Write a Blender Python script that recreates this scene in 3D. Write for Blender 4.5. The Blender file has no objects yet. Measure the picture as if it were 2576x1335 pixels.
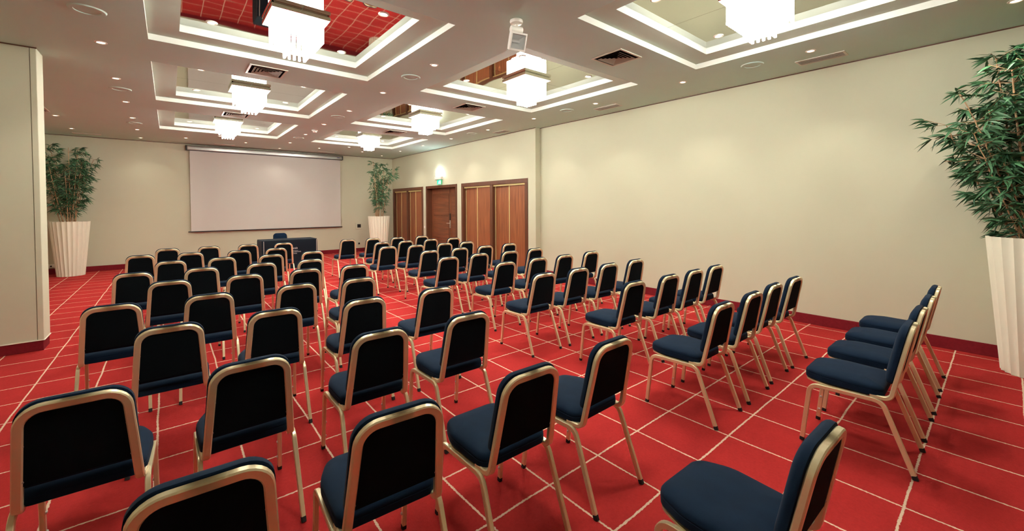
import bpy, bmesh, math, random
from mathutils import Vector, Matrix
R = math.radians
rnd = random.Random(7)
SC = bpy.context.scene
COL = SC.collection

# ------------------------------------------------------------------ camera
CAM_H = 1.6
YAW, PITCH, ROLL = 0.694706, -0.020646, -0.004826
F_PX, PP_Y = 1033.23, 539.05
cam = bpy.data.cameras.new('camera')
cam_o = bpy.data.objects.new('camera', cam); COL.objects.link(cam_o)
fwd = Vector((math.sin(YAW)*math.cos(PITCH), math.cos(YAW)*math.cos(PITCH), math.sin(PITCH)))
rgt = Vector((math.cos(YAW), -math.sin(YAW), 0.0))
upv = rgt.cross(fwd)
m3 = Matrix((rgt, upv, -fwd)).transposed() @ Matrix.Rotation(ROLL, 3, 'Z')
cam_o.matrix_world = Matrix.Translation((0, 0, CAM_H)) @ m3.to_4x4()
cam.sensor_width = 36.0; cam.sensor_fit = 'HORIZONTAL'
cam.lens = 36.0*F_PX/2576
cam.shift_y = -(667.5-PP_Y)/2576
cam.clip_start = 0.02; cam.clip_end = 100
SC.camera = cam_o
# ------------------------------------------------------------------ light and exposure
w = bpy.data.worlds.new('world'); SC.world = w; w.use_nodes = True
w.node_tree.nodes['Background'].inputs[0].default_value = (1, .9, .78, 1)
w.node_tree.nodes['Background'].inputs[1].default_value = 0.02
SC.view_settings.view_transform = 'Standard'
SC.view_settings.look = 'None'
SC.view_settings.exposure = 0.48
SC.view_settings.gamma = 1.0
SC.view_settings.use_curve_mapping = False
SC.cycles.use_denoising = True
SC.cycles.max_bounces = 8; SC.cycles.diffuse_bounces = 5; SC.cycles.glossy_bounces = 4
SC.cycles.transmission_bounces = 4
SC.cycles.sample_clamp_indirect = 6.0
SC.cycles.caustics_reflective = False; SC.cycles.caustics_refractive = False
ROD_POWER = 29.0          # chandelier rods
SPOT_W = 40.0             # ceiling downlights
MIRROR_SPOT_W = 30.0      # downlights in the mirrors
WARM = (1.0, 0.95, 0.82)

# ------------------------------------------------------------------ materials
def nodes(name):
    m = bpy.data.materials.new(name); m.use_nodes = True
    nt = m.node_tree; return m, nt, nt.nodes['Principled BSDF']
def plain(name, col, rough=.6, metal=0.0, noise=0.0, nscale=8.0, bump=0.0, bscale=60.0, **kw):
    m, nt, b = nodes(name)
    b.inputs['Base Color'].default_value = (*col, 1)
    b.inputs['Roughness'].default_value = rough; b.inputs['Metallic'].default_value = metal
    for k, v in kw.items():
        b.inputs[k.replace('_', ' ')].default_value = v
    tc = nt.nodes.new('ShaderNodeTexCoord')
    if noise:
        n = nt.nodes.new('ShaderNodeTexNoise'); n.inputs['Scale'].default_value = nscale; n.inputs['Detail'].default_value = 4
        nt.links.new(tc.outputs['Object'], n.inputs['Vector'])
        mx = nt.nodes.new('ShaderNodeMix'); mx.data_type = 'RGBA'
        mx.inputs[6].default_value = (*[c*(1-noise) for c in col], 1); mx.inputs[7].default_value = (*[min(1, c*(1+noise)) for c in col], 1)
        nt.links.new(n.outputs['Fac'], mx.inputs[0]); nt.links.new(mx.outputs[2], b.inputs['Base Color'])
    if bump:
        n2 = nt.nodes.new('ShaderNodeTexNoise'); n2.inputs['Scale'].default_value = bscale; n2.inputs['Detail'].default_value = 3
        nt.links.new(tc.outputs['Object'], n2.inputs['Vector'])
        bp = nt.nodes.new('ShaderNodeBump'); bp.inputs['Strength'].default_value = bump; bp.inputs['Distance'].default_value = .01
        nt.links.new(n2.outputs['Fac'], bp.inputs['Height']); nt.links.new(bp.outputs['Normal'], b.inputs['Normal'])
    return m
def emit(name, col, strength):
    m, nt, b = nodes(name)
    b.inputs['Base Color'].default_value = (*[c*.8 for c in col], 1)
    b.inputs['Emission Color'].default_value = (*col, 1); b.inputs['Emission Strength'].default_value = strength
    return m
def wood(name, c1, c2, scale=26.0, horizontal=False):
    m, nt, b = nodes(name)
    tc = nt.nodes.new('ShaderNodeTexCoord'); mp = nt.nodes.new('ShaderNodeMapping')
    mp.inputs['Scale'].default_value = (1, .05, 1) if horizontal else (1, 1, .035)
    n = nt.nodes.new('ShaderNodeTexNoise'); n.inputs['Scale'].default_value = scale; n.inputs['Detail'].default_value = 5; n.inputs['Roughness'].default_value = .6
    cr = nt.nodes.new('ShaderNodeValToRGB'); cr.color_ramp.elements[0].position = .32; cr.color_ramp.elements[1].position = .68
    cr.color_ramp.elements[0].color = (*c1, 1); cr.color_ramp.elements[1].color = (*c2, 1)
    nt.links.new(tc.outputs['Object'], mp.inputs[0]); nt.links.new(mp.outputs[0], n.inputs['Vector'])
    nt.links.new(n.outputs['Fac'], cr.inputs[0]); nt.links.new(cr.outputs[0], b.inputs['Base Color'])
    b.inputs['Roughness'].default_value = .38
    return m
M = {}
M['wall'] = plain('cream_wall_paint', (.57, .555, .405), .75, noise=.035, nscale=1.2, bump=.03, bscale=120)
M['column'] = plain('cream_panel_paint', (.60, .58, .43), .6, noise=.03, nscale=1.5)
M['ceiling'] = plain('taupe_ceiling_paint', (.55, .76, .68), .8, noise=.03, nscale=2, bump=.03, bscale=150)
M['coffer'] = plain('coffer_paint', (.72, .73, .66), .7)
M['ledge'] = plain('coffer_ledge_paint', (.50, .58, .48), .75)
M['skirting'] = plain('dark_red_carpet_skirting', (.18, .012, .018), .95, noise=.25, nscale=40, bump=.3, bscale=200, Specular_IOR_Level=.1)
M['navy'] = plain('navy_velvet', (.0030, .0120, .030), .85, noise=.35, nscale=14, bump=.05, bscale=300, Sheen_Weight=.03, Sheen_Roughness=.4, Specular_IOR_Level=.12)
M['black_cloth'] = plain('black_back_cloth', (.0035, .006, .0075), .9, noise=.3, nscale=60, Specular_IOR_Level=.05)
M['gold'] = plain('champagne_gold_metal', (.82, .70, .44), .34, .5, noise=.05, nscale=5)
M['rubber'] = plain('black_rubber', (.006, .006, .006), .7)
M['steel'] = plain('brushed_steel', (.6, .58, .54), .3, 1.0)
M['white_metal'] = plain('white_lacquered_metal', (.93, .91, .86), .10, 1.0)
M['screw'] = plain('screw_steel', (.55, .52, .46), .3, 1.0)
M['clear_bump'] = plain('clear_plastic', (.75, .72, .68), .25)
M['white'] = plain('white_plastic', (.78, .74, .66), .45)
M['pot'] = plain('cream_planter_resin', (.80, .78, .62), .5, noise=.03, nscale=6)
M['soil'] = plain('dark_soil', (.03, .022, .015), .95, noise=.4, nscale=60)
M['cane'] = plain('bamboo_cane', (.42, .24, .12), .5, noise=.3, nscale=25)
M['screen'] = plain('projection_screen_fabric', (.60, .57, .52), .9, noise=.01, nscale=2)
M['alu'] = plain('screen_case_aluminium', (.50, .49, .46), .35, 1.0)
M['black'] = plain('black_plastic', (.01, .009, .009), .4)
M['mahogany'] = wood('mahogany_frame', (.075, .024, .011), (.13, .043, .018), 30)
M['sapele'] = wood('striped_sapele_veneer', (.16, .045, .017), (.36, .12, .045), 42)
M['doorwood'] = wood('mahogany_door', (.13, .040, .016), (.24, .078, .030), 30)
M['doorpanel'] = wood('mahogany_door_panel', (.10, .03, .013), (.21, .066, .026), 30, True)
M['brass'] = plain('brass_strip', (.74, .60, .28), .4, .5)
M['navy_cloth'] = plain('navy_tablecloth', (.0045, .008, .014), .8, noise=.25, nscale=30, Sheen_Weight=.03, Specular_IOR_Level=.15)
M['print'] = plain('white_print', (.75, .74, .72), .7)
M['silver'] = plain('silver_strip', (.45, .42, .38), .5)
M['dark'] = plain('dark_opening', (.012, .012, .012), .9, Specular_IOR_Level=0.0)
M['grille'] = plain('grille_metal', (.66, .66, .56), .45)
M['rod'] = emit('glowing_glass_rod', (1.0, 1.0, .94), ROD_POWER)
M['lamp'] = emit('halogen_lamp', (1.0, .90, .66), 7.0)
M['exit_lamp'] = emit('cool_emergency_tube', (.80, .93, 1.0), 42.0)
M['exit_green'] = emit('green_exit_sign', (.02, .62, .34), .9)
M['exit_mark'] = emit('white_exit_mark', (.8, 1, .9), 1.3)
M['blue'] = plain('blue_label', (.03, .05, .22), .5)
M['reflector'] = plain('lamp_reflector', (.50, .50, .46), .45, .2)
gl, nt, b = nodes('floodlight_glass'); M['glass'] = gl
b.inputs['Base Color'].default_value = (.9, .93, .9, 1); b.inputs['Roughness'].default_value = .02
b.inputs['Alpha'].default_value = .12
# mirror film with a slight wave
mm, nt, b = nodes('ceiling_mirror'); M['mirror'] = mm
b.inputs['Base Color'].default_value = (.66, .68, .62, 1); b.inputs['Metallic'].default_value = 1; b.inputs['Roughness'].default_value = .025
tc = nt.nodes.new('ShaderNodeTexCoord'); n = nt.nodes.new('ShaderNodeTexNoise'); n.inputs['Scale'].default_value = 1.6; n.inputs['Detail'].default_value = 1
bp = nt.nodes.new('ShaderNodeBump'); bp.inputs['Strength'].default_value = .05; bp.inputs['Distance'].default_value = .03
nt.links.new(tc.outputs['Object'], n.inputs['Vector']); nt.links.new(n.outputs['Fac'], bp.inputs['Height']); nt.links.new(bp.outputs['Normal'], b.inputs['Normal'])
# bamboo leaf
lf, nt, b = nodes('bamboo_leaf'); M['leaf'] = lf
gi = nt.nodes.new('ShaderNodeNewGeometry'); cr = nt.nodes.new('ShaderNodeValToRGB')
cr.color_ramp.elements[0].color = (.014, .062, .026, 1); cr.color_ramp.elements[1].color = (.07, .20, .080, 1)
nt.links.new(gi.outputs['Random Per Island'], cr.inputs[0]); nt.links.new(cr.outputs[0], b.inputs['Base Color']); b.inputs['Roughness'].default_value = .5
# carpet: red pile with hand-tufted cream grid
GX, GY, OX, OY = .43555, .44204, -.0953, -.1185
cp, nt, b = nodes('red_grid_carpet'); M['carpet'] = cp
def N(t, **k):
    nd = nt.nodes.new(t)
    for a, v in k.items(): setattr(nd, a, v)
    return nd
def math_(op, a, c=None):
    nd = N('ShaderNodeMath', operation=op)
    for i, x in enumerate((a, c)):
        if x is None: continue
        if isinstance(x, (int, float)): nd.inputs[i].default_value = x
        else: nt.links.new(x, nd.inputs[i])
    return nd.outputs[0]
geo = N('ShaderNodeNewGeometry'); sep = N('ShaderNodeSeparateXYZ')
nz = N('ShaderNodeTexNoise'); nz.inputs['Scale'].default_value = 2.3; nz.inputs['Detail'].default_value = 1
nz2 = N('ShaderNodeTexNoise'); nz2.inputs['Scale'].default_value = 75; nz2.inputs['Detail'].default_value = 2
nt.links.new(geo.outputs['Position'], nz.inputs['Vector']); nt.links.new(geo.outputs['Position'], nz2.inputs['Vector'])
nt.links.new(geo.outputs['Position'], sep.inputs[0])
s1 = N('ShaderNodeSeparateColor'); nt.links.new(nz.outputs['Color'], s1.inputs[0])
s2 = N('ShaderNodeSeparateColor'); nt.links.new(nz2.outputs['Color'], s2.inputs[0])
def dist(coord, g, o, ch):
    c = math_('ADD', sep.outputs[coord], math_('MULTIPLY', math_('SUBTRACT', s1.outputs[ch], .5), .016))
    c = math_('ADD', c, math_('MULTIPLY', math_('SUBTRACT', s2.outputs[ch], .5), .012))
    f = math_('FRACT', math_('ADD', math_('DIVIDE', math_('SUBTRACT', c, o), g), 100.5))
    return math_('MULTIPLY', math_('ABSOLUTE', math_('SUBTRACT', f, .5)), g)
dmin = math_('MINIMUM', dist(0, GX, OX, 0), dist(1, GY, OY, 1))
mr = N('ShaderNodeMapRange'); mr.inputs['From Min'].default_value = .0048; mr.inputs['From Max'].default_value = .0068
mr.inputs['To Min'].default_value = 1; mr.inputs['To Max'].default_value = 0
nt.links.new(dmin, mr.inputs['Value'])
wear = N('ShaderNodeTexNoise'); wear.inputs['Scale'].default_value = 1.1; wear.inputs['Detail'].default_value = 6; wear.inputs['Roughness'].default_value = .65
nt.links.new(geo.outputs['Position'], wear.inputs['Vector'])
rr = N('ShaderNodeValToRGB'); rr.color_ramp.elements[0].position = .3; rr.color_ramp.elements[1].position = .7
rr.color_ramp.elements[0].color = (.26, .015, .015, 1); rr.color_ramp.elements[1].color = (.43, .026, .024, 1)
mott = N('ShaderNodeTexNoise'); mott.inputs['Scale'].default_value = 55; mott.inputs['Detail'].default_value = 5; mott.inputs['Roughness'].default_value = .7
nt.links.new(geo.outputs['Position'], mott.inputs['Vector'])
nt.links.new(math_('ADD', math_('MULTIPLY', wear.outputs['Fac'], .6), math_('MULTIPLY', mott.outputs['Fac'], .4)), rr.inputs[0])
mx = N('ShaderNodeMix', data_type='RGBA'); nt.links.new(mr.outputs[0], mx.inputs[0]); nt.links.new(rr.outputs[0], mx.inputs[6]); mx.inputs[7].default_value = (.66, .48, .34, 1)
nt.links.new(mx.outputs[2], b.inputs['Base Color']); b.inputs['Roughness'].default_value = .95; b.inputs['Specular IOR Level'].default_value = .08
pile = N('ShaderNodeTexNoise'); pile.inputs['Scale'].default_value = 320; nt.links.new(geo.outputs['Position'], pile.inputs['Vector'])
bp = N('ShaderNodeBump'); bp.inputs['Strength'].default_value = .35; bp.inputs['Distance'].default_value = .006
nt.links.new(pile.outputs['Fac'], bp.inputs['Height']); nt.links.new(bp.outputs['Normal'], b.inputs['Normal'])

# ------------------------------------------------------------------ helpers
def link(name, data, parent=None, loc=(0, 0, 0), rz=0.0):
    o = bpy.data.objects.new(name, data); COL.objects.link(o)
    o.location = loc; o.rotation_euler = (0, 0, rz)
    if parent: o.parent = parent
    return o
def mesh_of(bm, name, mat, smooth=False, angle=35):
    me = bpy.data.meshes.new(name)
    bmesh.ops.recalc_face_normals(bm, faces=bm.faces)
    bm.to_mesh(me); bm.free(); me.materials.append(M[mat] if isinstance(mat, str) else mat)
    if smooth:
        me.shade_smooth() if hasattr(me, 'shade_smooth') else None
        try: me.set_sharp_from_angle(angle=R(angle))
        except Exception: pass
    return me
def part(name, bm, mat, parent=None, smooth=False, loc=(0, 0, 0), rz=0.0, angle=35):
    return link(name, mesh_of(bm, name, mat, smooth, angle), parent, loc, rz)
def pydata(name, v, f, mat, parent=None, smooth=False):
    me = bpy.data.meshes.new(name); me.from_pydata(v, [], f); me.update(); me.materials.append(M[mat])
    if smooth: me.shade_smooth()
    return link(name, me, parent)
def thing(name, label, cat, loc=(0, 0, 0), rz=0.0, group=None):
    o = link(name, None, None, loc, rz); tag(o, label, cat, group); return o
def tag(o, label=None, cat=None, group=None, kind=None):
    if label: o['label'] = label
    if cat: o['category'] = cat
    if group: o['group'] = group
    if kind: o['kind'] = kind
    return o
def add_box(bm, x0, y0, z0, x1, y1, z1, bev=0.0, seg=1):
    r = bmesh.ops.create_cube(bm, size=1)
    vs = r['verts']
    for v in vs:
        v.co = Vector(((x0+x1)/2+v.co.x*(x1-x0), (y0+y1)/2+v.co.y*(y1-y0), (z0+z1)/2+v.co.z*(z1-z0)))
    if bev:
        es = list({e for v in vs for e in v.link_edges})
        bmesh.ops.bevel(bm, geom=es, offset=bev, segments=seg, affect='EDGES', profile=.5)
def box_bm(*a, **k):
    bm = bmesh.new(); add_box(bm, *a, **k); return bm
def add_lathe(bm, prof, n=32, c=(0, 0, 0), axis=None):
    rings = []
    for r, z in prof:
        if r < 1e-6: rings.append([bm.verts.new((0, 0, z))])
        else: rings.append([bm.verts.new((r*math.cos(2*math.pi*i/n), r*math.sin(2*math.pi*i/n), z)) for i in range(n)])
    for a, b_ in zip(rings, rings[1:]):
        for i in range(n):
            j = (i+1) % n
            q = [a[i % len(a)], a[j % len(a)], b_[j % len(b_)], b_[i % len(b_)]]
            q = list(dict.fromkeys(q))
            if len(q) >= 3: bm.faces.new(q)
    mtx = Matrix.Translation(c) @ (axis.to_4x4() if axis else Matrix())
    bmesh.ops.transform(bm, matrix=mtx, verts=[v for r in rings for v in r])
def lathe_bm(prof, n=32, c=(0, 0, 0), axis=None):
    bm = bmesh.new(); add_lathe(bm, prof, n, c, axis); return bm
def sweep(bm, pts, prof, n0, cap=True):
    """sweep profile [(a,b)] along pts; a is along the transported normal, b along the binormal; n0 = normal at pts[0]"""
    pts = [Vector(p) for p in pts]; n = Vector(n0); rings = []
    for i, p in enumerate(pts):
        t = (pts[min(i+1, len(pts)-1)]-pts[max(i-1, 0)]).normalized()
        n = (n-t*n.dot(t)).normalized(); bn = t.cross(n)
        rings.append([bm.verts.new(p+n*a+bn*b_) for a, b_ in prof])
    k = len(prof)
    for r0, r1 in zip(rings, rings[1:]):
        for i in range(k): bm.faces.new((r0[i], r0[(i+1) % k], r1[(i+1) % k], r1[i]))
    if cap: bm.faces.new(rings[0]); bm.faces.new(rings[-1])
def rect_prof(a, b_, c):
    return [(a-c, b_), (a, b_-c), (a, -b_+c), (a-c, -b_), (-a+c, -b_), (-a, -b_+c), (-a, b_-c), (-a+c, b_)]
def fillet(pts, rad, seg=5):
    """polyline with rounded corners; rad = list for inner points"""
    pts = [Vector(p) for p in pts]; out = [pts[0]]
    for i in range(1, len(pts)-1):
        r = rad[i-1]; a = (pts[i-1]-pts[i]).normalized(); c = (pts[i+1]-pts[i]).normalized()
        ang = a.angle(c); d = r/math.tan(ang/2)
        cen = pts[i]+(a+c).normalized()*(r/math.sin(ang/2))
        p0 = pts[i]+a*d; p1 = pts[i]+c*d; v0 = p0-cen; v1 = p1-cen; th = v0.angle(v1)
        for k in range(seg+1):
            s = k/seg
            out.append(cen+(v0*math.sin((1-s)*th)+v1*math.sin(s*th))/math.sin(th))
    out.append(pts[-1]); return out

# ------------------------------------------------------------------ the room
H, D, XR, XK, YK = 3.3854, 14.738, 6.584, 6.44, 6.88
XL, YB = -3.0, -3.4
def struct(name, bm, mat, parent=None, **k):
    o = part(name, bm, mat, parent, **k)
    if parent is None: o['kind'] = 'structure'
    return o
struct('floor', box_bm(XL, YB, -.1, XR+.5, D+.2, 0), 'carpet')
struct('wall_far', box_bm(XL, D, 0, XR+.5, D+.2, H+.3), 'wall')
struct('wall_left', box_bm(XL-.2, YB, 0, XL, D, H+.3), 'wall')
struct('wall_back', box_bm(XL-.2, YB-.2, 0, XR+.5, YB, H+.3), 'wall')
struct('wall_right', box_bm(XR, YB, 0, XR+.5, YK, H+.3), 'wall')
# far part of the right wall: stands forward, with openings for cupboards and door
C3, DR, C1 = (7.14, 9.98), (10.22, 12.10), (12.30, 14.66)
ZT = 2.25
bm = bmesh.new()
add_box(bm, XK, YK, ZT, XK+.5, D, H+.3)
y = YK
for a, c in (C3, DR, C1, (D, D)):
    if a-y > .001: add_box(bm, XK, y, 0, XK+.5, a, ZT)
    y = c
add_box(bm, XK+.28, YK+.1, 0, XK+.48, D, ZT)
struct('wall_right_far', bm, 'wall')
# partition end at the left
bm = bmesh.new()
add_box(bm, XL, 6.93, .12, -1.165, 7.22, H)
wp = struct('wall_partition', bm, 'column')
struct('edge_trim', box_bm(-1.161, 6.922, .12, -1.112, 7.228, H-.004, bev=.004), 'column', wp)
struct('core', box_bm(-1.166, 6.94, .12, -1.160, 7.21, H-.004), 'dark', wp)
struct('edge_bead', box_bm(XL, 6.915, .112, -1.105, 7.235, .122, bev=.003), 'pot', wp)
# skirtings
def skirt(name, *b_): struct(name, box_bm(*b_, bev=.003), 'skirting')
SK = .13
skirt('baseboard_far', XL, D-.016, 0, XK, D, SK)
skirt('baseboard_right', XR-.016, YB, 0, XR, YK, SK)
bm = bmesh.new()
add_box(bm, XK-.014, YK-.014, 0, XR-.016, YK, SK)
for a, c in ((YK, C3[0]-.001), (C3[1]+.001, DR[0]-.001), (DR[1]+.001, C1[0]-.001)): add_box(bm, XK-.014, a, 0, XK, c, SK)
struct('baseboard_right_far', bm, 'skirting')
skirt('baseboard_partition', XL, 6.925, 0, -1.118, 7.225, .112)
# ceiling with openings
CX = (1.025, 4.185); CY = [1.46+3.205*k for k in (0, 1, 2, 3)]
HO, HI, H1, H2 = 1.17, .915, .065, .14
xs = [XL]; [xs.extend((c-HO, c+HO)) for c in CX]; xs.append(XR+.5)
ys = [YB]; [ys.extend((c-HO, c+HO)) for c in CY]; ys.append(D)
bm = bmesh.new()
vd = {(i, j): bm.verts.new((x, y, H)) for i, x in enumerate(xs) for j, y in enumerate(ys)}
for i in range(len(xs)-1):
    for j in range(len(ys)-1):
        if not (i % 2 == 1 and j % 2 == 1):
            bm.faces.new((vd[i, j], vd[i+1, j], vd[i+1, j+1], vd[i, j+1]))
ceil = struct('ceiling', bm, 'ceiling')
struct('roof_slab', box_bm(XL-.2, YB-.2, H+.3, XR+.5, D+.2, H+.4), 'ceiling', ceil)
# brown strips coloured in for the dark shadow gap where walls meet the ceiling
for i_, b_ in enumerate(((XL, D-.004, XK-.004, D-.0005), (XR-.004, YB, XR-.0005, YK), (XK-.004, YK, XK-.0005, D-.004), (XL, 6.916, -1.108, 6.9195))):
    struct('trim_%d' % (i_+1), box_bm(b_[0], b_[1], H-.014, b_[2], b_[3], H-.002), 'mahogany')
ORD = ('first', 'second', 'third', 'fourth', 'fifth', 'sixth', 'seventh', 'eighth', 'ninth', 'tenth', 'eleventh', 'twelfth')
def coffer_mesh():
    bm = bmesh.new()
    def ring(h, z): return [bm.verts.new((sx*h, sy*h, z)) for sx, sy in ((-1, -1), (1, -1), (1, 1), (-1, 1))]
    a, b_ = ring(HO, 0), ring(HO, H1)
    for i in range(4): bm.faces.new((a[i], a[(i+1) % 4], b_[(i+1) % 4], b_[i]))
    c, d = ring(HI, H1), ring(HI, H2+.004)
    for i in range(4): bm.faces.new((c[i], c[(i+1) % 4], d[(i+1) % 4], d[i]))
    return mesh_of(bm, 'coffer', 'coffer')
def ledge_mesh():
    bm = bmesh.new()
    def ring(h, z): return [bm.verts.new((sx*h, sy*h, z)) for sx, sy in ((-1, -1), (1, -1), (1, 1), (-1, 1))]
    b_, c = ring(HO, H1-.0005), ring(HI, H1-.0005)
    for i in range(4): bm.faces.new((b_[i], b_[(i+1) % 4], c[(i+1) % 4], c[i]))
    return mesh_of(bm, 'coffer_ledge', 'ledge')
COF, LED = coffer_mesh(), ledge_mesh()
MIR = mesh_of(box_bm(-HI/2+.0015, -HI/2+.0015, 0, HI/2-.0015, HI/2-.0015, .006), 'mirror_panel', 'mirror')
# chandelier meshes
BASE_HALF = .262
bm = bmesh.new(); add_box(bm, -BASE_HALF, -BASE_HALF, -.046, BASE_HALF, BASE_HALF, -.008, bev=.003); add_box(bm, -.24, -.24, -.010, .24, .24, -.0005)
BASE = mesh_of(bm, 'base_plate', 'white_metal')
UNDER = mesh_of(box_bm(-BASE_HALF+.003, -BASE_HALF+.003, -.0475, BASE_HALF-.003, BASE_HALF-.003, -.0462), 'under_plate', 'coffer')
ROD_O = mesh_of(box_bm(-.0105, -.0105, -.22, .0105, .0105, 0, bev=.002), 'outer_rod', 'rod')
ROD_M = mesh_of(box_bm(-.0105, -.0105, -.265, .0105, .0105, 0, bev=.002), 'middle_rod', 'rod')
ROD_I = mesh_of(box_bm(-.0105, -.0105, -.35, .0105, .0105, 0, bev=.002), 'inner_rod', 'rod')
LAMPDISC = mesh_of(lathe_bm([(0, -.0022), (.027, -.0022), (.034, -.001)], 20), 'lamp', 'lamp')
RING = mesh_of(lathe_bm([(.033, -.001), (.034, -.004), (.040, -.008), (.051, -.005), (.053, -.0003)], 24), 'trim_ring', 'white', True)
def spot(parent, watts, ang, blend=.7, size=.03):
    l = bpy.data.lights.new('spot', 'SPOT'); l.energy = watts; l.color = WARM; l.spot_size = R(ang); l.spot_blend = blend; l.shadow_soft_size = size
    o = link('spot', l, parent, (0, 0, -.012)); return o
def downlight(x, y, z, label, group, watts, ang):
    t = thing('downlight', label, 'ceiling lamp', (x, y, z), 0, group)
    link('trim_ring', RING, t); link('lamp', LAMPDISC, t)
    spot(t, watts, ang)
for ci, cx in enumerate(CX):
    for ri, cy in enumerate(CY):
        co = link('coffer', COF, ceil, (cx, cy, H)); link('coffer_ledge', LED, co)
        for sx in (-1, 1):
            for sy in (-1, 1):
                link('mirror_panel', MIR, co, (sx*HI/2, sy*HI/2, H2))
        side = ('left', 'right')[ci]; o_ = ORD[3-ri]
        t = thing('chandelier', 'glowing glass rod chandelier in %s ceiling row, %s coffer from the screen' % (side, o_), 'chandelier', (cx, cy, H+H2), 0, 'glass rod chandeliers')
        link('base_plate', BASE, t); link('under_plate', UNDER, t)
        def ringrods(h, n, me, z, nm):
            pos = []
            for i in range(n):
                s = -h+2*h*i/n
                pos += [(s, -h), (h, s), (-s, h), (-h, -s)]
            for x, y in pos:
                link(nm, me, t, (x, y, z))
        ringrods(.20, 9, ROD_O, -.0477, 'glass_rod'); ringrods(.148, 6, ROD_M, -.0477, 'glass_rod'); ringrods(.095, 4, ROD_I, -.0477, 'glass_rod')
        if not (ri == 0 and ci == 0):
            for sx in (-1, 1):
                for sy in (-1, 1):
                    downlight(cx+sx*.655, cy+sy*.655, H+H2, 'downlight in mirror, %s %s corner of %s row coffer, %s from screen' % ('far' if sy > 0 else 'near', 'left' if sx < 0 else 'right', side, o_), 'downlights in the mirrors', MIRROR_SPOT_W, 100)
# ceiling downlights: rows along the room
def dl_row(x, ys_, name):
    for i, y in enumerate(sorted(ys_, reverse=True)):
        downlight(x, y, H, 'small recessed downlight, %s from the screen in the %s' % (ORD[i], name), 'ceiling downlights', SPOT_W*(.35 if y > 13 else 1), 110)
dl_row(-.54, (14.15, 12.71, 11.11, 9.5, 7.87, 6.27), 'left ceiling row')
dl_row(2.6, (14.14, 12.74, 11.05, 9.46, 7.84, 6.27, 4.64), 'centre ceiling row')
dl_row(5.76, (14.05, 12.54, 10.99, 9.41, 7.78, 6.20, 4.61, 3.02, 1.47, -.04), 'right ceiling row')
dl_row(-1.66, (13.42, 11.73, 10.44), 'row behind the partition')
for x, y, lb in ((.35, 13.47, 'leftmost downlight above the projection screen'), (1.65, 13.46, 'downlight above the screen, left of its middle'), (3.53, 13.40, 'downlight above the screen, right of its middle'),
                 (4.84, 13.40, 'rightmost downlight above the projection screen'), (4.17, 12.62, 'downlight between the screen and the last right coffer'), (1.0, 12.62, 'downlight between the screen and the last left coffer')):
    downlight(x, y, H, lb, 'ceiling downlights', SPOT_W*.4, 110)
# ceiling loudspeakers
def ceiling_speaker(x, y, label):
    t = thing('ceiling_speaker', label, 'loudspeaker', (x, y, H), 0, 'ceiling loudspeakers')
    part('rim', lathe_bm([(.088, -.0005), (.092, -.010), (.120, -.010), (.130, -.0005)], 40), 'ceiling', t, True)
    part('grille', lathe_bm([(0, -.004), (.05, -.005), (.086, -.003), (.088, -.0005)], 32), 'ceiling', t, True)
for x, nm, ys_ in ((-.54, 'left', (11.76, 8.53, 5.32)), (2.59, 'centre', (11.71, 8.48, 5.28)), (5.75, 'right', (8.42, 5.28, 2.09))):
    for i, y in enumerate(ys_):
        ceiling_speaker(x, y, 'round ceiling speaker in the %s ceiling row, %s from the screen' % (nm, ORD[i]))
# square air diffusers: nested frames
def diffuser(x, y, label):
    t = thing('air_diffuser', label, 'air vent', (x, y, H), 0, 'square ceiling air diffusers')
    part('backing', box_bm(-.19, -.19, -.0025, .19, .19, -.0005), 'dark', t)
    bm = bmesh.new()
    for s in (-1, 1):
        add_box(bm, -.213, s*.2015-.0115, -.010, .213, s*.2015+.0115, -.0005); add_box(bm, s*.2015-.0115, -.19, -.010, s*.2015+.0115, .19, -.0005)
    part('frame', bm, 'grille', t)
    for h in (.158, .122, .086, .05):
        bm = bmesh.new()
        lo = [bm.verts.new((sx*h, sy*h, -.016)) for sx, sy in ((-1, -1), (1, -1), (1, 1), (-1, 1))]
        hi = [bm.verts.new((sx*(h-.03), sy*(h-.03), -.003)) for sx, sy in ((-1, -1), (1, -1), (1, 1), (-1, 1))]
        for i in range(4): bm.faces.new((lo[i], lo[(i+1) % 4], hi[(i+1) % 4], hi[i]))
        bmesh.ops.solidify(bm, geom=bm.faces[:], thickness=.002)
        part('louvre', bm, 'grille', t)
for x, nm, ys_ in ((1.01, 'left', (9.52, 6.24)), (4.18, 'right', (9.40, 6.21, 3.03))):
    for i, y in enumerate(ys_):
        diffuser(x, y, 'square louvred air vent between %s row coffers, %s from the screen' % (nm, ORD[i]))
def linear_grille(x, y, lx, ly, label):
    t = thing('linear_grille', label, 'air vent', (x, y, H), 0, 'long ceiling air grilles')
    part('backing', box_bm(-lx/2, -ly/2, -.003, lx/2, ly/2, -.0005), 'dark', t)
    bm = bmesh.new(); e = .022
    for s in (-1, 1):
        add_box(bm, s*(lx/2)-e/2, -ly/2-e/2, -.010, s*(lx/2)+e/2, ly/2+e/2, -.0005); add_box(bm, -lx/2+e/2, s*(ly/2)-e/2, -.010, lx/2-e/2, s*(ly/2)+e/2, -.0005)
    part('frame', bm, 'grille', t)
    for i in range(1, 5):
        if ly > lx: part('slat', box_bm(-lx/2+lx*i/5-.002, -ly/2, -.011, -lx/2+lx*i/5+.002, ly/2, -.003), 'grille', t)
        else: part('slat', box_bm(-lx/2, -ly/2+ly*i/5-.002, -.011, lx/2, -ly/2+ly*i/5+.002, -.003), 'grille', t)
linear_grille(6.14, 1.46, .18, .47, 'long air grille by the right wall, nearest the big bamboo')
linear_grille(6.14, 4.64, .18, .48, 'long air grille by the right wall, middle one of three')
linear_grille(6.16, 7.78, .18, .44, 'long air grille by the right wall above the wide cupboard')
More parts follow.
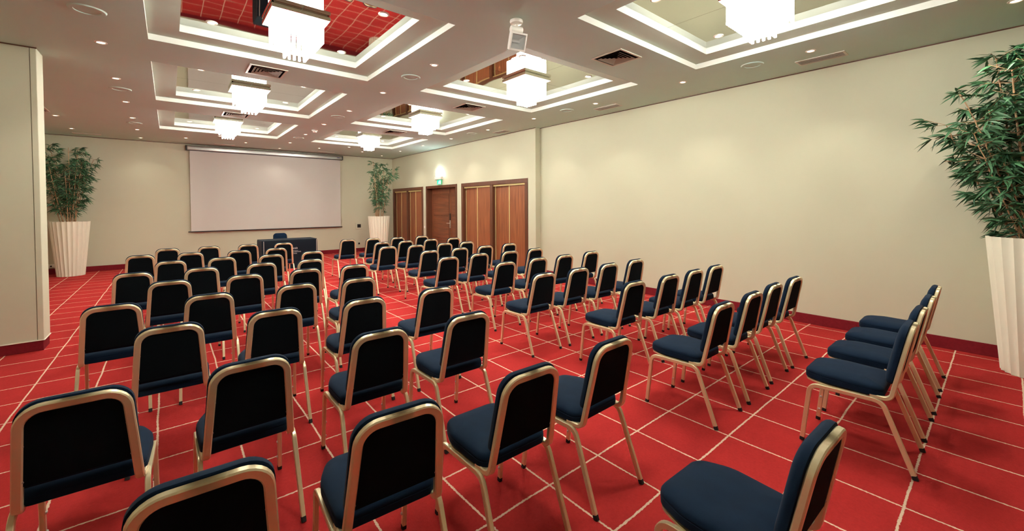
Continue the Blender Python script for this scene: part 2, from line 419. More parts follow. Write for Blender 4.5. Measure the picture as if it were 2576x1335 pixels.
linear_grille(-1.50, 14.17, .46, .12, 'long air grille above the bamboo on the left')
linear_grille(1.23, 14.24, .46, .12, 'long air grille above the left half of the screen')
linear_grille(3.94, 14.17, .48, .12, 'long air grille above the right half of the screen')
linear_grille(-1.74, 11.1, .12, .46, 'air grille half hidden behind the cream partition')
t = thing('smoke_detector', 'small white smoke detector on the ceiling between the coffers', 'smoke detector', (2.63, 10.33, H))
part('base', lathe_bm([(0, -.0005), (.062, -.0005), (.06, -.018), (.045, -.022)], 24), 'white', t, True)
part('sensor', lathe_bm([(.045, -.020), (.042, -.045), (.03, -.055), (0, -.055)], 24), 'white', t, True)
# floodlight on the ceiling
t = thing('ceiling_floodlight', 'white swivel floodlight hanging from the ceiling between the coffers', 'spotlight', (2.6, 3.04, H), 0)
part('mount', lathe_bm([(0, -.0005), (.062, -.0005), (.064, -.012), (.058, -.030), (.03, -.034), (.016, -.04), (.016, -.075), (0, -.075)], 28), 'white', t, True)
AX = Matrix.Rotation(R(90), 3, 'Y')
th = R(-14)   # head turned to the camera
turn = Matrix.Rotation(th, 3, 'Z')
part('joint', lathe_bm([(0, -.06), (.030, -.06), (.033, -.055), (.033, .055), (.030, .06), (0, .06)], 24, (0, 0, -.088), turn @ AX), 'white', t, True)
tilt = turn @ Matrix.Rotation(R(22), 3, 'X')
def head(bm):
    bmesh.ops.transform(bm, matrix=Matrix.Translation((0, 0, -.200)) @ tilt.to_4x4(), verts=bm.verts); return bm
bm = bmesh.new()
W_, Hh = .084, .082
def rr4(w_, h_, y_): return [bm.verts.new((sx*w_, y_, sz*h_)) for sx, sz in ((-1, -1), (1, -1), (1, 1), (-1, 1))]
r0 = rr4(.05, .045, .085); r1 = rr4(W_-.004, Hh-.004, .01); r2 = rr4(W_, Hh, -.045); r3 = rr4(W_-.012, Hh-.016, -.048); r4 = rr4(W_-.014, Hh-.018, -.030)
bm.faces.new(r0)
for a, c in ((r0, r1), (r1, r2), (r2, r3), (r3, r4)):
    for i in range(4): bm.faces.new((a[i], a[(i+1) % 4], c[(i+1) % 4], c[i]))
hd = part('head', head(bm), 'white', t)
bm = bmesh.new()
r4 = rr4(W_-.015, Hh-.019, -.036); r5 = rr4(.045, .018, .055)
for i in range(4): bm.faces.new((r4[i], r4[(i+1) % 4], r5[(i+1) % 4], r5[i]))
bm.faces.new(r5); part('reflector', head(bm), 'reflector', hd)
part('bulb', head(lathe_bm([(0, -.045), (.006, -.043), (.006, .043), (0, .045)], 10, (0, .02, .0), AX)), 'clear_bump', hd, True)
part('glass', head(box_bm(-W_+.016, -.040, -Hh+.020, W_-.016, -.037, Hh-.020)), 'glass', hd)

# ------------------------------------------------------------------ chairs
SLOPE = (.10-.024)/(.465-.855)      # backrest lean: dy per dz
def by(z): return .10+SLOPE*(z-.465)
YD = Vector((0, SLOPE, 1)).normalized(); ND = Vector((0, 1, -SLOPE)).normalized()   # up and forward along the back plane
def bp3(u, v, w_): # u across, v height z on the plane, w forward
    p = Vector((u, by(v), v)); return p+ND*w_
def chair_meshes():
    me = {}
    def legpath(kind):
        if kind == 'rear':
            return fillet([(0.2075, .002, .022), (.199, .145, .401), (.198, .20, .4025)], [.055], 6)
        return fillet([(.203, .548, .022), (.199, .508, .392), (.198, .44, .396)], [.05], 6)
    for k in ('rear', 'front'):
        for s in (-1, 1):
            bm = bmesh.new(); sweep(bm, [(p.x*s, p.y, p.z) for p in legpath(k)], rect_prof(.0105, .0130, .003), (1, 0, 0))
            me[k, s] = mesh_of(bm, 'leg', 'gold', True, 28)
            p0, p1 = legpath(k)[0], legpath(k)[1]
            d = (p0-p1).normalized(); q = p0+d*(p0.z/-d.z if d.z else 0)
            bm = bmesh.new(); sweep(bm, [(p0.x*s, p0.y, p0.z+.002), (q.x*s, q.y, .0005)], rect_prof(.0112, .0132, .004), (1, 0, 0))
            me['cap', k, s] = mesh_of(bm, 'foot_cap', 'rubber')
    for s in (-1, 1):
        bm = bmesh.new(); sweep(bm, [(.198*s, .20, .4025), (.198*s, .44, .396)], rect_prof(.0105, .0130, .003), (1, 0, 0)); me['rail', s] = mesh_of(bm, 'seat_rail', 'gold', True)
    # back frame, built from the middle of the top bar outwards on each side
    bm = bmesh.new(); top = .8425
    half = [bp3(0, top, 0), bp3(.148, top, 0), bp3(.178, .462, 0)]
    q = bp3(.178, .418, 0); half[2] = q
    half += [Vector((.183, .205, .421))]
    for s in (-1, 1):
        pts = fillet([(p.x*s, p.y, p.z) for p in half], [.072, .042], 7)
        sweep(bm, pts, rect_prof(.0125, .0160, .0045), -ND, cap=True)
    bmesh.ops.remove_doubles(bm, verts=bm.verts, dist=.0008)
    me['frame'] = mesh_of(bm, 'back_frame', 'gold', True, 28)
    # outline of cushion/panel : trapezoid with round top corners
    def outline(w0, w1, z0, z1, rt, rb, seg=7):
        P = [Vector((-w0, z0, 0)), Vector((w0, z0, 0)), Vector((w1, z1, 0)), Vector((-w1, z1, 0))]
        rads = [rb, rb, rt, rt]; out = []
        for i in range(4):
            a = (P[i-1]-P[i]).normalized(); c = (P[(i+1) % 4]-P[i]).normalized(); ang = a.angle(c); r = rads[i]
            d = r/math.tan(ang/2); cen = P[i]+(a+c).normalized()*(r/math.sin(ang/2)); v0 = P[i]+a*d-cen; v1 = P[i]+c*d-cen; th_ = v0.angle(v1)
            for k in range(seg+1):
                t_ = k/seg; out.append(cen+(v0*math.sin((1-t_)*th_)+v1*math.sin(t_*th_))/math.sin(th_))
        return [(p.x, p.y) for p in out]
    def slab(layers, mapf, mat, nm, closetop=True):
        bm = bmesh.new(); rings = []
        for ol, w_ in layers: rings.append([bm.verts.new(mapf(u, v, w_)) for u, v in ol])
        n = len(rings[0])
        for a, c in zip(rings, rings[1:]):
            for i in range(n): bm.faces.new((a[i], a[(i+1) % n], c[(i+1) % n], c[i]))
        bm.faces.new(rings[0]); bm.faces.new(rings[-1])
        return mesh_of(bm, nm, mat, True, 40)
    def shrink(ol, d, cz):
        return [(u*(1-d/.16), cz+(v-cz)*(1-d/.18)) for u, v in ol]
    ol = outline(.186, .166, .508, .862, .082, .03); cz = .68
    me['cushion'] = slab([(shrink(ol, .006, cz), .0125), (ol, .017), (ol, .034), (shrink(ol, .004, cz), .042), (shrink(ol, .014, cz), .050), (shrink(ol, .04, cz), .057), (shrink(ol, .09, cz), .061)], bp3, 'navy', 'backrest')
    pan = outline(.169, .150, .532, .832, .064, .012)
    me['panel'] = slab([(pan, -.006), (pan, .013)], bp3, 'black_cloth', 'back_panel')
    # seat
    def seat_outline(d):
        w0, w1, y0, y1 = .196-d, .205-d, .140+d, .566-d
        pts = [(-w0, y0), (w0, y0), (w1, (y0+y1)/2+.06), (.150-d*.6, y1-.012), (-.150+d*.6, y1-.012), (-w1, (y0+y1)/2+.06)]
        f = fillet([(p[0], p[1], 0) for p in (pts[-1:]+pts+pts[:1])], [.045, .045, .16, .085, .085, .16][:6], 6) if False else None
        out = []
        P = [Vector((a, c, 0)) for a, c in pts]; rads = [.05, .05, .20, .075, .075, .20]
        for i in range(6):
            a = (P[i-1]-P[i]).normalized(); c = (P[(i+1) % 6]-P[i]).normalized(); ang = a.angle(c); r = max(.01, rads[i]-d)
            dd = r/math.tan(ang/2)
            cen = P[i]+(a+c).normalized()*(r/math.sin(ang/2)); v0 = P[i]+a*dd-cen; v1 = P[i]+c*dd-cen; th_ = max(1e-4, v0.angle(v1))
            for k in range(6):
                t_ = k/5; out.append(cen+(v0*math.sin((1-t_)*th_)+v1*math.sin(t_*th_))/math.sin(th_))
        return [(p.x, p.y) for p in out]
    so = seat_outline(0)
    sm = lambda u, v, z: Vector((u, v, z+(.008*max(0, 1-((v-.36)/.22)**2))))
    me['seat'] = slab([(seat_outline(.010), .4165), (seat_outline(.001), .423), (so, .445), (so, .452), (seat_outline(.002), .4535), (seat_outline(.001), .456), (seat_outline(.002), .466), (seat_outline(.009), .476), (seat_outline(.022), .484), (seat_outline(.05), .491), (seat_outline(.10), .496)], sm, 'navy', 'seat')
    sp = seat_outline(.006)
    me['pan'] = slab([(seat_outline(.012), .402), (sp, .405), (sp, .416)], lambda u, v, z: Vector((u, max(v, .215), z)), 'gold', 'seat_pan')
    me['screw'] = mesh_of(lathe_bm([(0, .0045), (.004, .0035), (.0065, 0)], 8, axis=Matrix.Rotation(R(90), 3, 'X')), 'screw', 'screw', True)
    me['buffer'] = mesh_of(lathe_bm([(.008, 0), (.007, .005), (.004, .008), (0, .0085)], 10), 'buffer', 'clear_bump', True)
    return me
CM = chair_meshes()
def make_chair(x, y, deg, label, group, detail):
    t = thing('banquet_chair', label, 'chair', (x, y, 0), R(deg), group)
    link('seat', CM['seat'], t); link('seat_pan', CM['pan'], t); link('backrest', CM['cushion'], t)
    bpn = link('back_panel', CM['panel'], t); link('back_frame', CM['frame'], t)
    for s in (-1, 1):
        link('seat_rail', CM['rail', s], t)
        for k in ('front', 'rear'):
            lg = link('leg', CM[k, s], t); link('foot_cap', CM['cap', k, s], lg)
            if detail and k == 'front':
                for z in (.085, .18):
                    o = link('buffer', CM['buffer'], lg, (s*(.2025-.0095), .541-(z-.085)*.1, z)); o.rotation_euler = (0, -s*R(90), 0)
    if detail:
        for u, v in ((-.156, .552), (.156, .552), (-.147, .70), (.147, .70)):
            p = bp3(u, v, -.006); link('screw', CM['screw'], bpn, p)
    return t
ROWS = [  # from the screen back to the camera: left block (x, y, yaw), right block
    ([(-0.04, 9.55, 0.0), (0.56, 9.54, 0.0), (1.18, 9.51, 0.1), (1.79, 9.46, 0.1)],
     [(3.07, 9.40, 0.0), (3.62, 9.34, 0.0), (4.17, 9.22, 0.0), (4.81, 9.23, 0.0)]),
    ([(-0.36, 8.48, -0.1), (0.25, 8.43, 0.1), (0.90, 8.29, 0.1), (1.46, 8.33, 0.1)],
     [(3.36, 8.18, 0.0), (3.88, 8.17, 0.0), (4.50, 8.21, 0.0), (5.07, 8.17, 0.0)]),
    ([(0.00, 7.31, 0.0), (0.58, 7.30, 0.1), (1.20, 7.24, 0.1), (1.81, 7.30, 0.2)],
     [(3.08, 7.23, 0.0), (3.60, 7.14, 0.0), (4.21, 7.11, 0.0), (4.73, 7.10, 0.0)]),
    ([(-0.33, 6.24, -0.1), (0.29, 6.21, 0.0), (0.92, 6.21, 0.2), (1.51, 6.19, 0.2)],
     [(3.32, 6.09, 0.0), (3.94, 6.13, 0.0), (4.49, 6.12, 0.0), (5.11, 6.17, 0.0)]),
    ([(-0.01, 5.31, -0.1), (0.62, 5.25, 0.0), (1.23, 5.26, 0.1), (1.79, 5.22, 0.0)],
     [(3.10, 5.12, -0.1), (3.69, 5.18, -0.1), (4.26, 5.12, 0.0), (4.85, 5.15, 0.0)]),
    ([(-0.35, 4.28, -0.6), (0.25, 4.27, -0.2), (0.92, 4.26, -0.1), (1.49, 4.21, -0.3)],
     [(3.38, 4.15, -0.1), (4.00, 4.18, -0.2), (4.53, 4.16, -0.1), (5.18, 4.19, -0.1)]),
    ([(-0.01, 3.29, -0.8), (0.57, 3.29, -1.4), (1.19, 3.23, -0.5), (1.84, 3.23, -0.1)],
     [(3.13, 3.17, -0.8), (3.69, 3.16, 0.0), (4.27, 3.16, -0.2), (4.86, 3.16, -0.3)]),
    ([(-0.30, 2.31, -2.4), (0.29, 2.27, 0.3), (0.95, 2.32, -0.9), (1.56, 2.30, -0.5)],
     [(3.44, 2.24, -0.7), (4.04, 2.21, -0.2), (4.57, 2.20, 0.1), (5.10, 2.20, -0.1)]),
    ([(0.06, 1.36, -2.8), (0.63, 1.36, -3.7), (1.24, 1.32, -1.0), (1.85, 1.32, 0.9)],
     [(3.17, 1.30, -0.1), (3.75, 1.30, 0.5), (4.31, 1.32, 0.5), (4.86, 1.31, -0.6)]),
    ([(1.61, 0.32, -1.4)],
     [(3.50, 0.32, 1.1), (4.08, 0.33, 0.0), (4.64, 0.33, 0.6), (5.23, 0.34, 0.7)]),
]
for ri, (lb, rb) in enumerate(ROWS):
    for bi, blk in enumerate((lb, rb)):
        seq = list(reversed(blk)) if bi == 0 else blk       # count from the centre aisle
        for si, (x, y, a) in enumerate(seq):
            if ri == 9 and bi == 0: label = 'navy banquet chair cut off by the lower right edge of the photo'
            else: label = 'navy and gold banquet chair, %s block, %s row from screen, %s from aisle' % (('left', 'right')[bi], ORD[ri], ORD[si])
            make_chair(x, y, a, label, 'navy banquet chairs set out in rows', y < 5.5)
make_chair(2.375, 13.12, 180, 'navy banquet chair behind the draped table, facing the audience', 'presenter seating', False)

# ------------------------------------------------------------------ presenter table and cloth
TX0, TX1, TY0, TY1, TZ = 1.735, 3.045, 11.85, 12.53, .75
t = thing('folding_table', 'folding table hidden under the navy cloth before the screen', 'table', ((TX0+TX1)/2, (TY0+TY1)/2, 0))
hx, hy = (TX1-TX0)/2-.03, (TY1-TY0)/2-.03
part('tabletop', box_bm(-hx, -hy, .715, hx, hy, .744, bev=.004), 'mahogany', t)
for sx in (-1, 1):
    for sy in (-1, 1): part('leg', box_bm(sx*(hx-.08)-.015, sy*(hy-.06)-.015, 0, sx*(hx-.08)+.015, sy*(hy-.06)+.015, .715), 'steel', t)
cl = thing('tablecloth', 'navy tablecloth with white lettering draped to the floor over the table', 'tablecloth', ((TX0+TX1)/2, (TY0+TY1)/2, 0))
bm = bmesh.new()
hx, hy = (TX1-TX0)/2-.012, (TY1-TY0)/2-.012
per = []
def side(p0, p1, n, amp, k):
    d = Vector((p1[0]-p0[0], p1[1]-p0[1], 0)); nrm = Vector((d.y, -d.x, 0)).normalized()
    for i in range(n):
        s = i/n; per.append((Vector((p0[0]+d.x*s, p0[1]+d.y*s, 0)), nrm, amp*math.sin(k*s*2*math.pi)*math.sin(math.pi*s)**.5 if s > 0 else .014, s))
side((-hx, -hy), (hx, -hy), 60, .003, 3.0)
side((hx, -hy), (hx, hy), 30, .018, 2.5)
side((hx, hy), (-hx, hy), 50, .012, 5)
side((-hx, hy), (-hx, -hy), 30, .018, 2.5)
rings = []
for zi, (z, f) in enumerate(((.752, -1), (.7515, -.35), (.748, 0), (.72, .10), (.6, .3), (.42, .6), (.2, .85), (.004, 1))):
    ring_ = []
    for p, nrm, off, s in per:
        q = p.copy()
        if f < 0: q = p*(1+f*.02)
        else: q += nrm*(off*f+.006*min(1, f*8))
        ring_.append(bm.verts.new((q.x, q.y, z)))
    rings.append(ring_)
n = len(per)
for a, c in zip(rings, rings[1:]):
    for i in range(n): bm.faces.new((a[i], a[(i+1) % n], c[(i+1) % n], c[i]))
bm.faces.new(rings[0])
cloth = part('cloth', bm, 'navy_cloth', cl, True, angle=60)
def lettering(txt, size, xr, z, sx, nm='lettering', y=None):
    c = bpy.data.curves.new(nm, 'FONT'); c.body = txt; c.size = size; c.align_x = 'RIGHT'; c.extrude = .0004
    tmp = bpy.data.objects.new('tmp', c); COL.objects.link(tmp)
    bpy.context.view_layer.update()
    me = bpy.data.meshes.new_from_object(tmp.evaluated_get(bpy.context.evaluated_depsgraph_get()))
    bpy.data.objects.remove(tmp)
    me.materials.clear(); me.materials.append(M['print'])
    o = link(nm, me, cl, (xr-(TX0+TX1)/2, -hy-.0125, z)); o.rotation_euler = (R(90), 0, 0); o.scale = (sx, 1, 1); return o
lettering('Cascais', .078, 2.560, .507, .82)
lettering('E APARTHOTEL', .034, 2.640, .420, .80)
lettering('PORTUGAL', .034, 2.545, .378, .80)
part('lettering_line', box_bm(2.44-2.39, -hy-.0128, .463, 2.57-2.39, -hy-.0115, .468), 'print', cl)
for x in (-hx+.045, hx-.012): part('edge_strip', box_bm(x-.006, -hy-.0125, .02, x+.006, -hy-.010, .735), 'silver', cl)  # thin silver-grey upright strips near the front edges of the cloth

# ------------------------------------------------------------------ projection screen
t = thing('projection_screen', 'wide pull-down projection screen with aluminium case on the far wall', 'screen', (2.49, D, .9))
def lx(x): return x-2.49
part('case', box_bm(lx(.39), -.125, 2.305, lx(4.59), -.003, 2.435, bev=.02, seg=3), 'alu', t, True)
for x in (.365, 4.595): part('end_cap', box_bm(lx(x), -.130, 2.300, lx(x)+.025, -.002, 2.440, bev=.012, seg=2), 'black', t)
part('case_lip', box_bm(lx(.39), -.127, 2.296, lx(4.59), -.06, 2.306), 'black', t)
part('top_lip', box_bm(lx(.39), -.10, 2.4355, lx(4.59), -.004, 2.441), 'black', t)
part('label_plate', box_bm(lx(4.42), -.1265, 2.362, lx(4.50), -.1245, 2.38), 'blue', t)
part('fabric', box_bm(lx(.455), -.075, .02, lx(4.53), -.073, 2.31), 'screen', t)
part('bottom_bar', box_bm(lx(.39), -.085, 0.0, lx(4.58), -.062, .026, bev=.006), 'black', t)

# ------------------------------------------------------------------ small wall things
t = thing('wall_plate', 'pale wall plate with a black square, right of the screen', 'wall socket', (5.175, D, .915))
part('plate', box_bm(-.13, -.012, -.115, .13, -.0005, .115, bev=.003), 'wall', t); part('black_square', box_bm(-.062, -.016, -.058, .062, -.011, .062, bev=.002), 'black', t)
t = thing('wall_socket', 'small black socket low on the far wall beside the right planter', 'wall socket', (5.17, D, .29))
part('plate', box_bm(-.045, -.010, -.045, .045, -.0005, .045, bev=.004), 'wall', t); part('insert', box_bm(-.028, -.014, -.03, .028, -.009, .03, bev=.004), 'black', t)
t = thing('socket_trunking', 'white trunking with sockets low on the wall behind the left planter', 'wall socket', (-2.32, D, .20))
part('box', box_bm(-.28, -.055, -.045, .20, -.0005, .045, bev=.006), 'white', t)
for i in range(4):
    s = part('socket', box_bm(-.24+i*.10, -.062, -.034, -.155+i*.10, -.054, .034, bev=.003), 'white', t)
    part('socket_hole', lathe_bm([(0, .0), (.018, 0), (.018, .003)], 14, (-.1975+i*.10, -.0625, 0), Matrix.Rotation(R(90), 3, 'X')), 'dark', s)
t = thing('light_switch', 'white light switch between the corner cupboard and the double door', 'light switch', (XK, 12.225, .915))
part('plate', box_bm(-.010, -.035, -.04, -.0005, .035, .04, bev=.003), 'white', t); part('rocker', box_bm(-.014, -.02, -.026, -.009, .02, .026, bev=.002), 'white', t)
# emergency light and exit sign
t = thing('emergency_light', 'bright white emergency light above the double door', 'wall lamp', (XK, 11.22, 2.44))
part('housing', box_bm(-.07, -.20, -.02, -.0005, .20, .075, bev=.008, seg=2), 'white', t)
part('lamp_cover', box_bm(-.075, -.12, .075, -.004, .12, .25, bev=.025, seg=3), 'exit_lamp', t, True)
t = thing('exit_sign', 'green exit sign with white running figure under the emergency light', 'exit sign', (XK, 11.17, 2.335))
part('sign_plate', box_bm(-.055, -.115, -.06, -.045, .115, .075, bev=.002), 'exit_green', t)
part('bracket', box_bm(-.044, -.02, -.02, -.0005, .02, .03), 'white', t)
def flat(poly, nm):  # polygon in (-y, z) on the sign face
    bm = bmesh.new(); f = bm.faces.new([bm.verts.new((-.0556, -a, c)) for a, c in poly])
    e = bmesh.ops.extrude_face_region(bm, geom=[f]); bmesh.ops.translate(bm, vec=(-.001, 0, 0), verts=[g for g in e['geom'] if isinstance(g, bmesh.types.BMVert)])
    part(nm, bm, 'exit_mark', t)
flat([(-.06, -.045), (-.02, -.01), (-.03, .02), (.0, .03), (.03, .0), (.02, -.005), (.0, .012), (-.004, -.006), (.02, -.02), (.01, -.048), (.0, -.046), (.004, -.024), (-.02, -.022), (-.055, -.055)], 'running_figure')
flat([(.008, .036), (.022, .036), (.026, .047), (.018, .056), (.006, .052)], 'figure_head')
flat([(.06, -.05), (.10, -.05), (.10, .055), (.06, .055)], 'door_mark')

# ------------------------------------------------------------------ cupboards and door in the right wall
def casing(t, y0, y1, w_=.10, mat='mahogany'):
    # frame proud of the wall, lining the opening; local origin (XK, 0, 0)
    part('frame', box_bm(-.018, y0, ZT-w_, .26, y1, ZT-.0005, bev=.004), mat, t)
    for a in (y0, y1-w_): part('frame', box_bm(-.018, a, 0.001, .26, a+w_, ZT-w_, bev=.004), mat, t)
def sliding(t, y0, y1, x0, brass=True):
    """two sliding panels between y0 and y1 : the near one further back"""
    ym = (y0+y1)/2
    part('header_strip', box_bm(x0-.012, y0+.002, ZT-.145, x0+.012, y1-.002, ZT-.102), 'brass', t)
    for k, (a, c) in enumerate(((y0, ym+.02), (ym-.02, y1))):
        x = x0+(.055 if (k == 0) == t.get('flip', False) else .015)
        p = part('sliding_panel', box_bm(x, a+.004, .02, x+.022, c-.004, ZT-.14), 'sapele', t)
        ends = (a+.014, c-.014)
        for e in ends: part('brass_edge', box_bm(x-.010, e-.016, .02, x+.001, e+.016, ZT-.142, bev=.002), 'brass', p)
t = thing('wall_cupboard', 'wide striped wood cupboard with four sliding panels, nearest the long wall', 'cupboard', (XK, 0, 0))
casing(t, *C3); ym = 8.56
part('centre_post', box_bm(-.010, ym-.055, .001, .20, ym+.055, ZT-.10, bev=.003), 'mahogany', t)
sliding(t, C3[0]+.10, ym-.055, .03); sliding(t, ym+.055, C3[1]-.10, .03)
part('plinth', box_bm(.0, C3[0]+.10, .001, .20, C3[1]-.10, .02), 'mahogany', t)
t = thing('wall_cupboard', 'dark wood cupboard with sliding panels in the corner behind the planter', 'cupboard', (XK, 0, 0))
casing(t, *C1); ym = 13.48
part('centre_post', box_bm(-.010, ym-.05, .001, .20, ym+.05, ZT-.10, bev=.003), 'mahogany', t)
sliding(t, C1[0]+.10, ym-.05, .03); sliding(t, ym+.05, C1[1]-.10, .03)
part('plinth', box_bm(.0, C1[0]+.10, .001, .20, C1[1]-.10, .02), 'mahogany', t)
dr = link('door_1', None, None, (XK, 0, 0)); tag(dr, 'dark wooden double door with steel lock between the cupboards', None, None, 'structure')
part('door_frame', box_bm(-.018, DR[0], ZT-.085, .27, DR[1], ZT-.0005, bev=.004), 'mahogany', dr)
for a in (DR[0], DR[1]-.085): part('door_frame', box_bm(-.018, a, .001, .27, a+.085, ZT-.085, bev=.004), 'mahogany', dr)
YM = 10.86
for y0, y1, nm in ((DR[0]+.088, YM-.003, 'n'), (YM+.003, DR[1]-.088, 'w')):
    lf_ = part('door_leaf', box_bm(.165, y0, .008, .205, y1, ZT-.09, bev=.002), 'doorwood', dr)
    st = .10 if nm == 'w' else .085
    for z0, z1 in ((.18, .52), (.60, 1.28), (1.33, 1.98)):
        bm = bmesh.new()
        add_box(bm, .158, y0+st, z0, .1655, y1-st, z1, bev=.005)
        part('panel', bm, 'doorpanel', lf_)
        bm = bmesh.new()
        for s_, (a, c, d_, e) in enumerate(((y0+st-.018, y1-st+.018, z0-.018, z0-.004), (y0+st-.018, y1-st+.018, z1+.004, z1+.018))): add_box(bm, .160, a, d_, .1655, c, e, bev=.002)
        for a in (y0+st-.018, y1-st+.004): add_box(bm, .160, a, z0-.004, .1655, a+.014, z1+.004, bev=.002)
        part('moulding', bm, 'mahogany', lf_)
part('meeting_gap', box_bm(.1485, YM+.0185, .01, .1655, YM+.030, ZT-.095), 'black', dr)
part('meeting_bead', box_bm(.150, YM-.022, .01, .166, YM+.018, ZT-.095, bev=.003), 'doorwood', dr)
hd = part('handle_plate', box_bm(.140, YM-.03, .93, .151, YM+.03, 1.17, bev=.004), 'steel', dr)
part('lock_cover', box_bm(.136, YM-.03, 1.172, .151, YM+.03, 1.38, bev=.006), 'black', dr)
bm = bmesh.new(); add_lathe(bm, [(0, 0), (.012, 0), (.012, .05), (0, .05)], 12, (.141, YM, 1.08), Matrix.Rotation(R(-90), 3, 'Y')); add_box(bm, .082, YM-.012, 1.068, .100, YM+.12, 1.092, bev=.006, seg=2)
part('lever', bm, 'steel', hd)
part('key_cylinder', lathe_bm([(0, .012), (.014, .010), (.016, 0)], 14, (.141, YM, .985), Matrix.Rotation(R(-90), 3, 'Y')), 'steel', hd)

# ------------------------------------------------------------------ planters and bamboo
PH, PRT, PRB, NF = 1.285, .347, .237, 24
def pot_mesh():
    bm = bmesh.new(); k = 6; n = NF*k
    def ring(r, z, depth):
        out = []
        for i in range(n):
            ph = (i % k)/k
            s = math.sin(math.pi*ph)              # 0 at the ridge, 1 mid-flute
            rr = r-depth*s; a = 2*math.pi*i/n
            out.append(bm.verts.new((rr*math.cos(a), rr*math.sin(a), z)))
        return out
    rings = [ring(PRB-.012, .001, .010)]
    for j in range(13):
        s = j/12; rings.append(ring(PRB+(PRT-PRB)*s, .004+(PH-.004)*s, .017))
    rings.append(ring(PRT-.022, PH, .004)); rings.append(ring(PRT-.03, PH-.12, .0))
    for a, c in zip(rings, rings[1:]):
        for i in range(n): bm.faces.new((a[i], a[(i+1) % n], c[(i+1) % n], c[i]))
    bm.faces.new(rings[0])
    return mesh_of(bm, 'pot', 'pot', True, 22)
POT = pot_mesh()
bm = bmesh.new(); add_lathe(bm, [(0, PH-.075), (.2, PH-.08), (PRT-.028, PH-.10)], 32)
SOIL = mesh_of(bm, 'soil', 'soil', True)
def leaf_geo(V, F, p, d, up, L, W):
    """lanceolate leaf, folded along the midrib and drooping"""
    d = d.normalized(); s = d.cross(up)
    if s.length < 1e-3: s = d.cross(Vector((1, .2, 0)))
    s.normalize(); nrm = s.cross(d)
    b0 = len(V); droop = Vector((0, 0, -1))
    def pt(t_, w_, lift): return p+d*(L*t_)+s*(W*w_)+nrm*(lift*W)+droop*(L*.22*t_*t_)
    V.extend((pt(0, 0, 0), pt(.3, .5, .18), pt(.3, 0, -.05), pt(.3, -.5, .18), pt(.65, .36, .12), pt(.65, 0, -.05), pt(.65, -.36, .12), pt(1, 0, 0)))
    F.extend(((b0, b0+1, b0+2), (b0, b0+2, b0+3), (b0+1, b0+4, b0+5, b0+2), (b0+2, b0+5, b0+6, b0+3), (b0+4, b0+7, b0+5), (b0+5, b0+7, b0+6)))
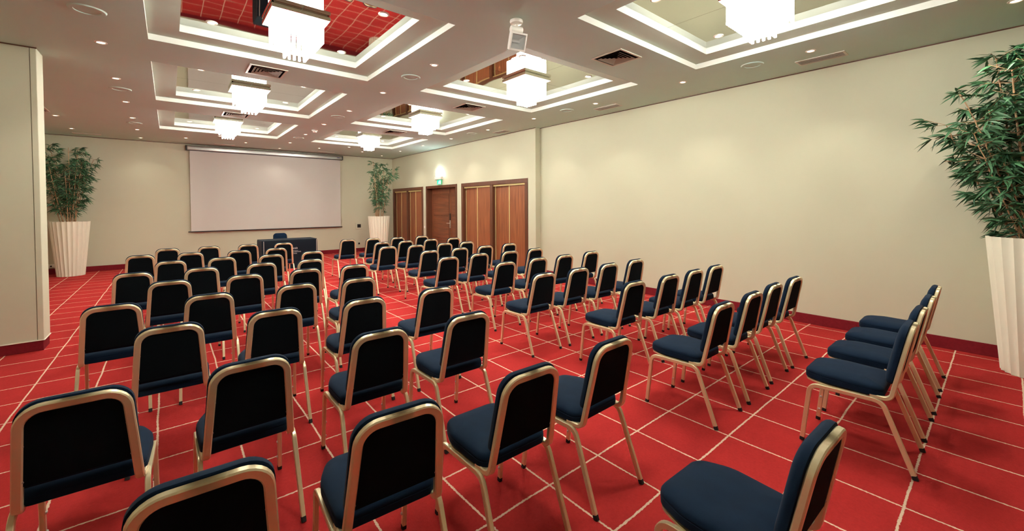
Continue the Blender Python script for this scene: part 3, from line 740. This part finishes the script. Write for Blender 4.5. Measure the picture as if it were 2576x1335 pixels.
def bamboo(label, base, canes, ok, seed, LL, single=0, view=None, per_node=(3, 5), dens=1.0):
    rg = random.Random(seed)
    root = thing('potted_bamboo', label, 'potted plant', (base[0], base[1], 0), 0, 'bamboos in tall fluted planters')
    link('pot', POT, root); link('soil', SOIL, root)
    t = root; up_z = Vector((0, 0, base[2]))
    B = Vector(base); leaves = []; TV, TF = [], []
    for (x0, y0, x1, y1, z1, r, bend, zlo) in canes:
        p0 = Vector((x0, y0, -.005)); p1 = Vector((x1, y1, z1)); pts = []
        bn = Vector((rg.uniform(-1, 1), rg.uniform(-1, 1), 0))*bend
        nn = max(8, int(z1/.11))
        for i in range(nn+1):
            s = i/nn; pts.append(p0.lerp(p1, s)+bn*math.sin(math.pi*s)+Vector((rg.uniform(-1, 1), rg.uniform(-1, 1), 0))*.004)
        bm = bmesh.new(); k = 6
        ringl = []
        for i, p in enumerate(pts):
            rr = r*(1-.55*i/nn)
            for dz, f in ((-.006, .92), (0, 1.15), (.006, .92)) if 0 < i < nn else ((0, 1),):
                ringl.append([bm.verts.new(p+Vector((rr*f*math.cos(2*math.pi*j/k), rr*f*math.sin(2*math.pi*j/k), dz))) for j in range(k)])
        for a, c in zip(ringl, ringl[1:]):
            for j in range(k): bm.faces.new((a[j], a[(j+1) % k], c[(j+1) % k], c[j]))
        bm.faces.new(ringl[0]); bm.faces.new(ringl[-1])
        part('cane', bm, 'cane', t, True, loc=up_z)
        # twigs and leaf fans
        for i in range(1, nn+1):
            s = i/nn; p = pts[i]
            if p.z < zlo or rg.random() > (.75+.25*s)*dens: continue
            for _ in range(rg.randint(*per_node)):
                a = rg.uniform(0, 2*math.pi); d = Vector((math.cos(a), math.sin(a), rg.uniform(-.1, .75))).normalized()
                ln = rg.uniform(.05, .20)*(1.0 if s > .3 else .8)
                q = p+d*ln
                if not ok(B+q, .05): continue
                # twig
                b0 = len(TV); wv = d.cross(Vector((0, 0, 1))).normalized()*.0022; uv = d.cross(wv).normalized()*.0022
                for e in (p, q): TV.extend((e+wv, e-wv*.5+uv, e-wv*.5-uv))
                TF.extend(((b0, b0+1, b0+4, b0+3), (b0+1, b0+2, b0+5, b0+4), (b0+2, b0, b0+3, b0+5)))
                nl = rg.randint(6, 9)
                for m_ in range(nl):
                    da = rg.uniform(-1.15, 1.15); el = rg.uniform(-.85, .55)
                    base_a = math.atan2(d.y, d.x)+da
                    dd = Vector((math.cos(base_a)*math.cos(el), math.sin(base_a)*math.cos(el), math.sin(el)))
                    L = LL*rg.uniform(.7, 1.25)
                    st = p.lerp(q, rg.uniform(.55, 1.0))
                    if not ok(B+st+dd*L, .01) or not ok(B+st, .01): continue
                    leaves.append((st, dd, L, L*rg.uniform(.13, .18), Vector((rg.uniform(-1, 1), rg.uniform(-1, 1), rg.uniform(-.1, 1))).normalized()))
    tw = pydata('twigs', TV, TF, 'cane', t); tw['kind'] = 'stuff'; tw.location = up_z
    if single and view is not None:
        leaves.sort(key=lambda l_: (B+l_[0]-view).length - (0.0 if (math.atan2((B+l_[0]).x, (B+l_[0]).y)-YAW) < R(50) else -50))
        for st, dd, L, W_, up in leaves[:single]:
            V, F = [], []; leaf_geo(V, F, Vector((0, 0, 0)), dd, up, L, W_)
            o = pydata('leaf', V, F, 'leaf', t, True); o.location = st+up_z
        leaves = leaves[single:]
    V, F = [], []
    for st, dd, L, W_, up in leaves: leaf_geo(V, F, st, dd, up, L, W_)
    o = pydata('foliage', V, F, 'leaf', t, True); o['kind'] = 'stuff'; o.location = up_z
    return t
ZS = PH-.075
def fan(n, seed, spread_lo, spread_hi, zlo, zhi, lean=(0, 0), r=(.008, .013), leaf_from=.10, wide=1.0):
    rg = random.Random(seed); out = []
    for i in range(n):
        a = 2*math.pi*(i+rg.uniform(-.3, .3))/n; rb = rg.uniform(.03, .14); rt = rg.uniform(spread_lo, spread_hi)
        out.append((rb*math.cos(a), rb*math.sin(a), rt*math.cos(a)*wide+lean[0]*rg.uniform(.6, 1.3), rt*math.sin(a)+lean[1]*rg.uniform(.6, 1.3), rg.uniform(zlo, zhi), rg.uniform(*r), .02, rg.uniform(leaf_from, leaf_from+.45)))
    return out
ok1 = lambda p, m: p.y < D-.02-m and p.z < 3.16 and -2.32 < p.x < -1.23 and p.z > PH-.03
bamboo('leafy bamboo in tall fluted cream planter by the far left wall', (-1.82, 14.15, ZS), fan(14, 3, .10, .40, 1.30, 1.86, wide=1.1), ok1, 5, .125, per_node=(3, 4), dens=.9)
ok2 = lambda p, m: p.y < D-.02-m and p.x < XK-.03-m and p.z < 3.16 and p.z > PH-.03
bamboo('sparser bamboo in tall fluted cream planter beside the corner cupboard', (5.29, 13.20, ZS), fan(11, 11, .10, .36, 1.25, 1.86, lean=(.10, 0), wide=1.25), ok2, 9, .125, per_node=(2, 4), dens=.85)
ok3 = lambda p, m: p.x < XR-.02-m*.3 and p.z < 3.2 and p.z > PH-.03
c3 = [(-.05, .06, -.10, .34, 1.30, .014, .03, .35), (-.08, .10, -.16, .50, 1.42, .012, .03, .45), (0, .12, -.02, .62, 1.20, .012, .03, .30), (-.1, .0, -.18, .20, 1.62, .015, .03, .5), (.05, .08, .05, .30, 1.80, .013, .03, .55), (.0, .02, .02, .12, 1.84, .013, .03, .5),
      (-.12, -.06, -.2, .02, 1.72, .013, .03, .4), (.08, -.05, .12, .10, 1.78, .012, .03, .4), (-.05, -.12, -.15, -.22, 1.7, .013, .03, .4), (.1, -.1, .15, -.25, 1.6, .012, .03, .4), (-.12, .10, -.30, .42, 1.05, .010, .03, .12), (.02, .15, .05, .40, .80, .010, .02, .08), (-.15, .05, -.25, .22, .60, .009, .02, .06)]
bamboo('large dense bamboo in fluted cream planter at the right photo edge', (6.175, -.225, ZS), c3, ok3, 21, .135, single=300, view=Vector((0, 0, 1.6)), per_node=(4, 6))
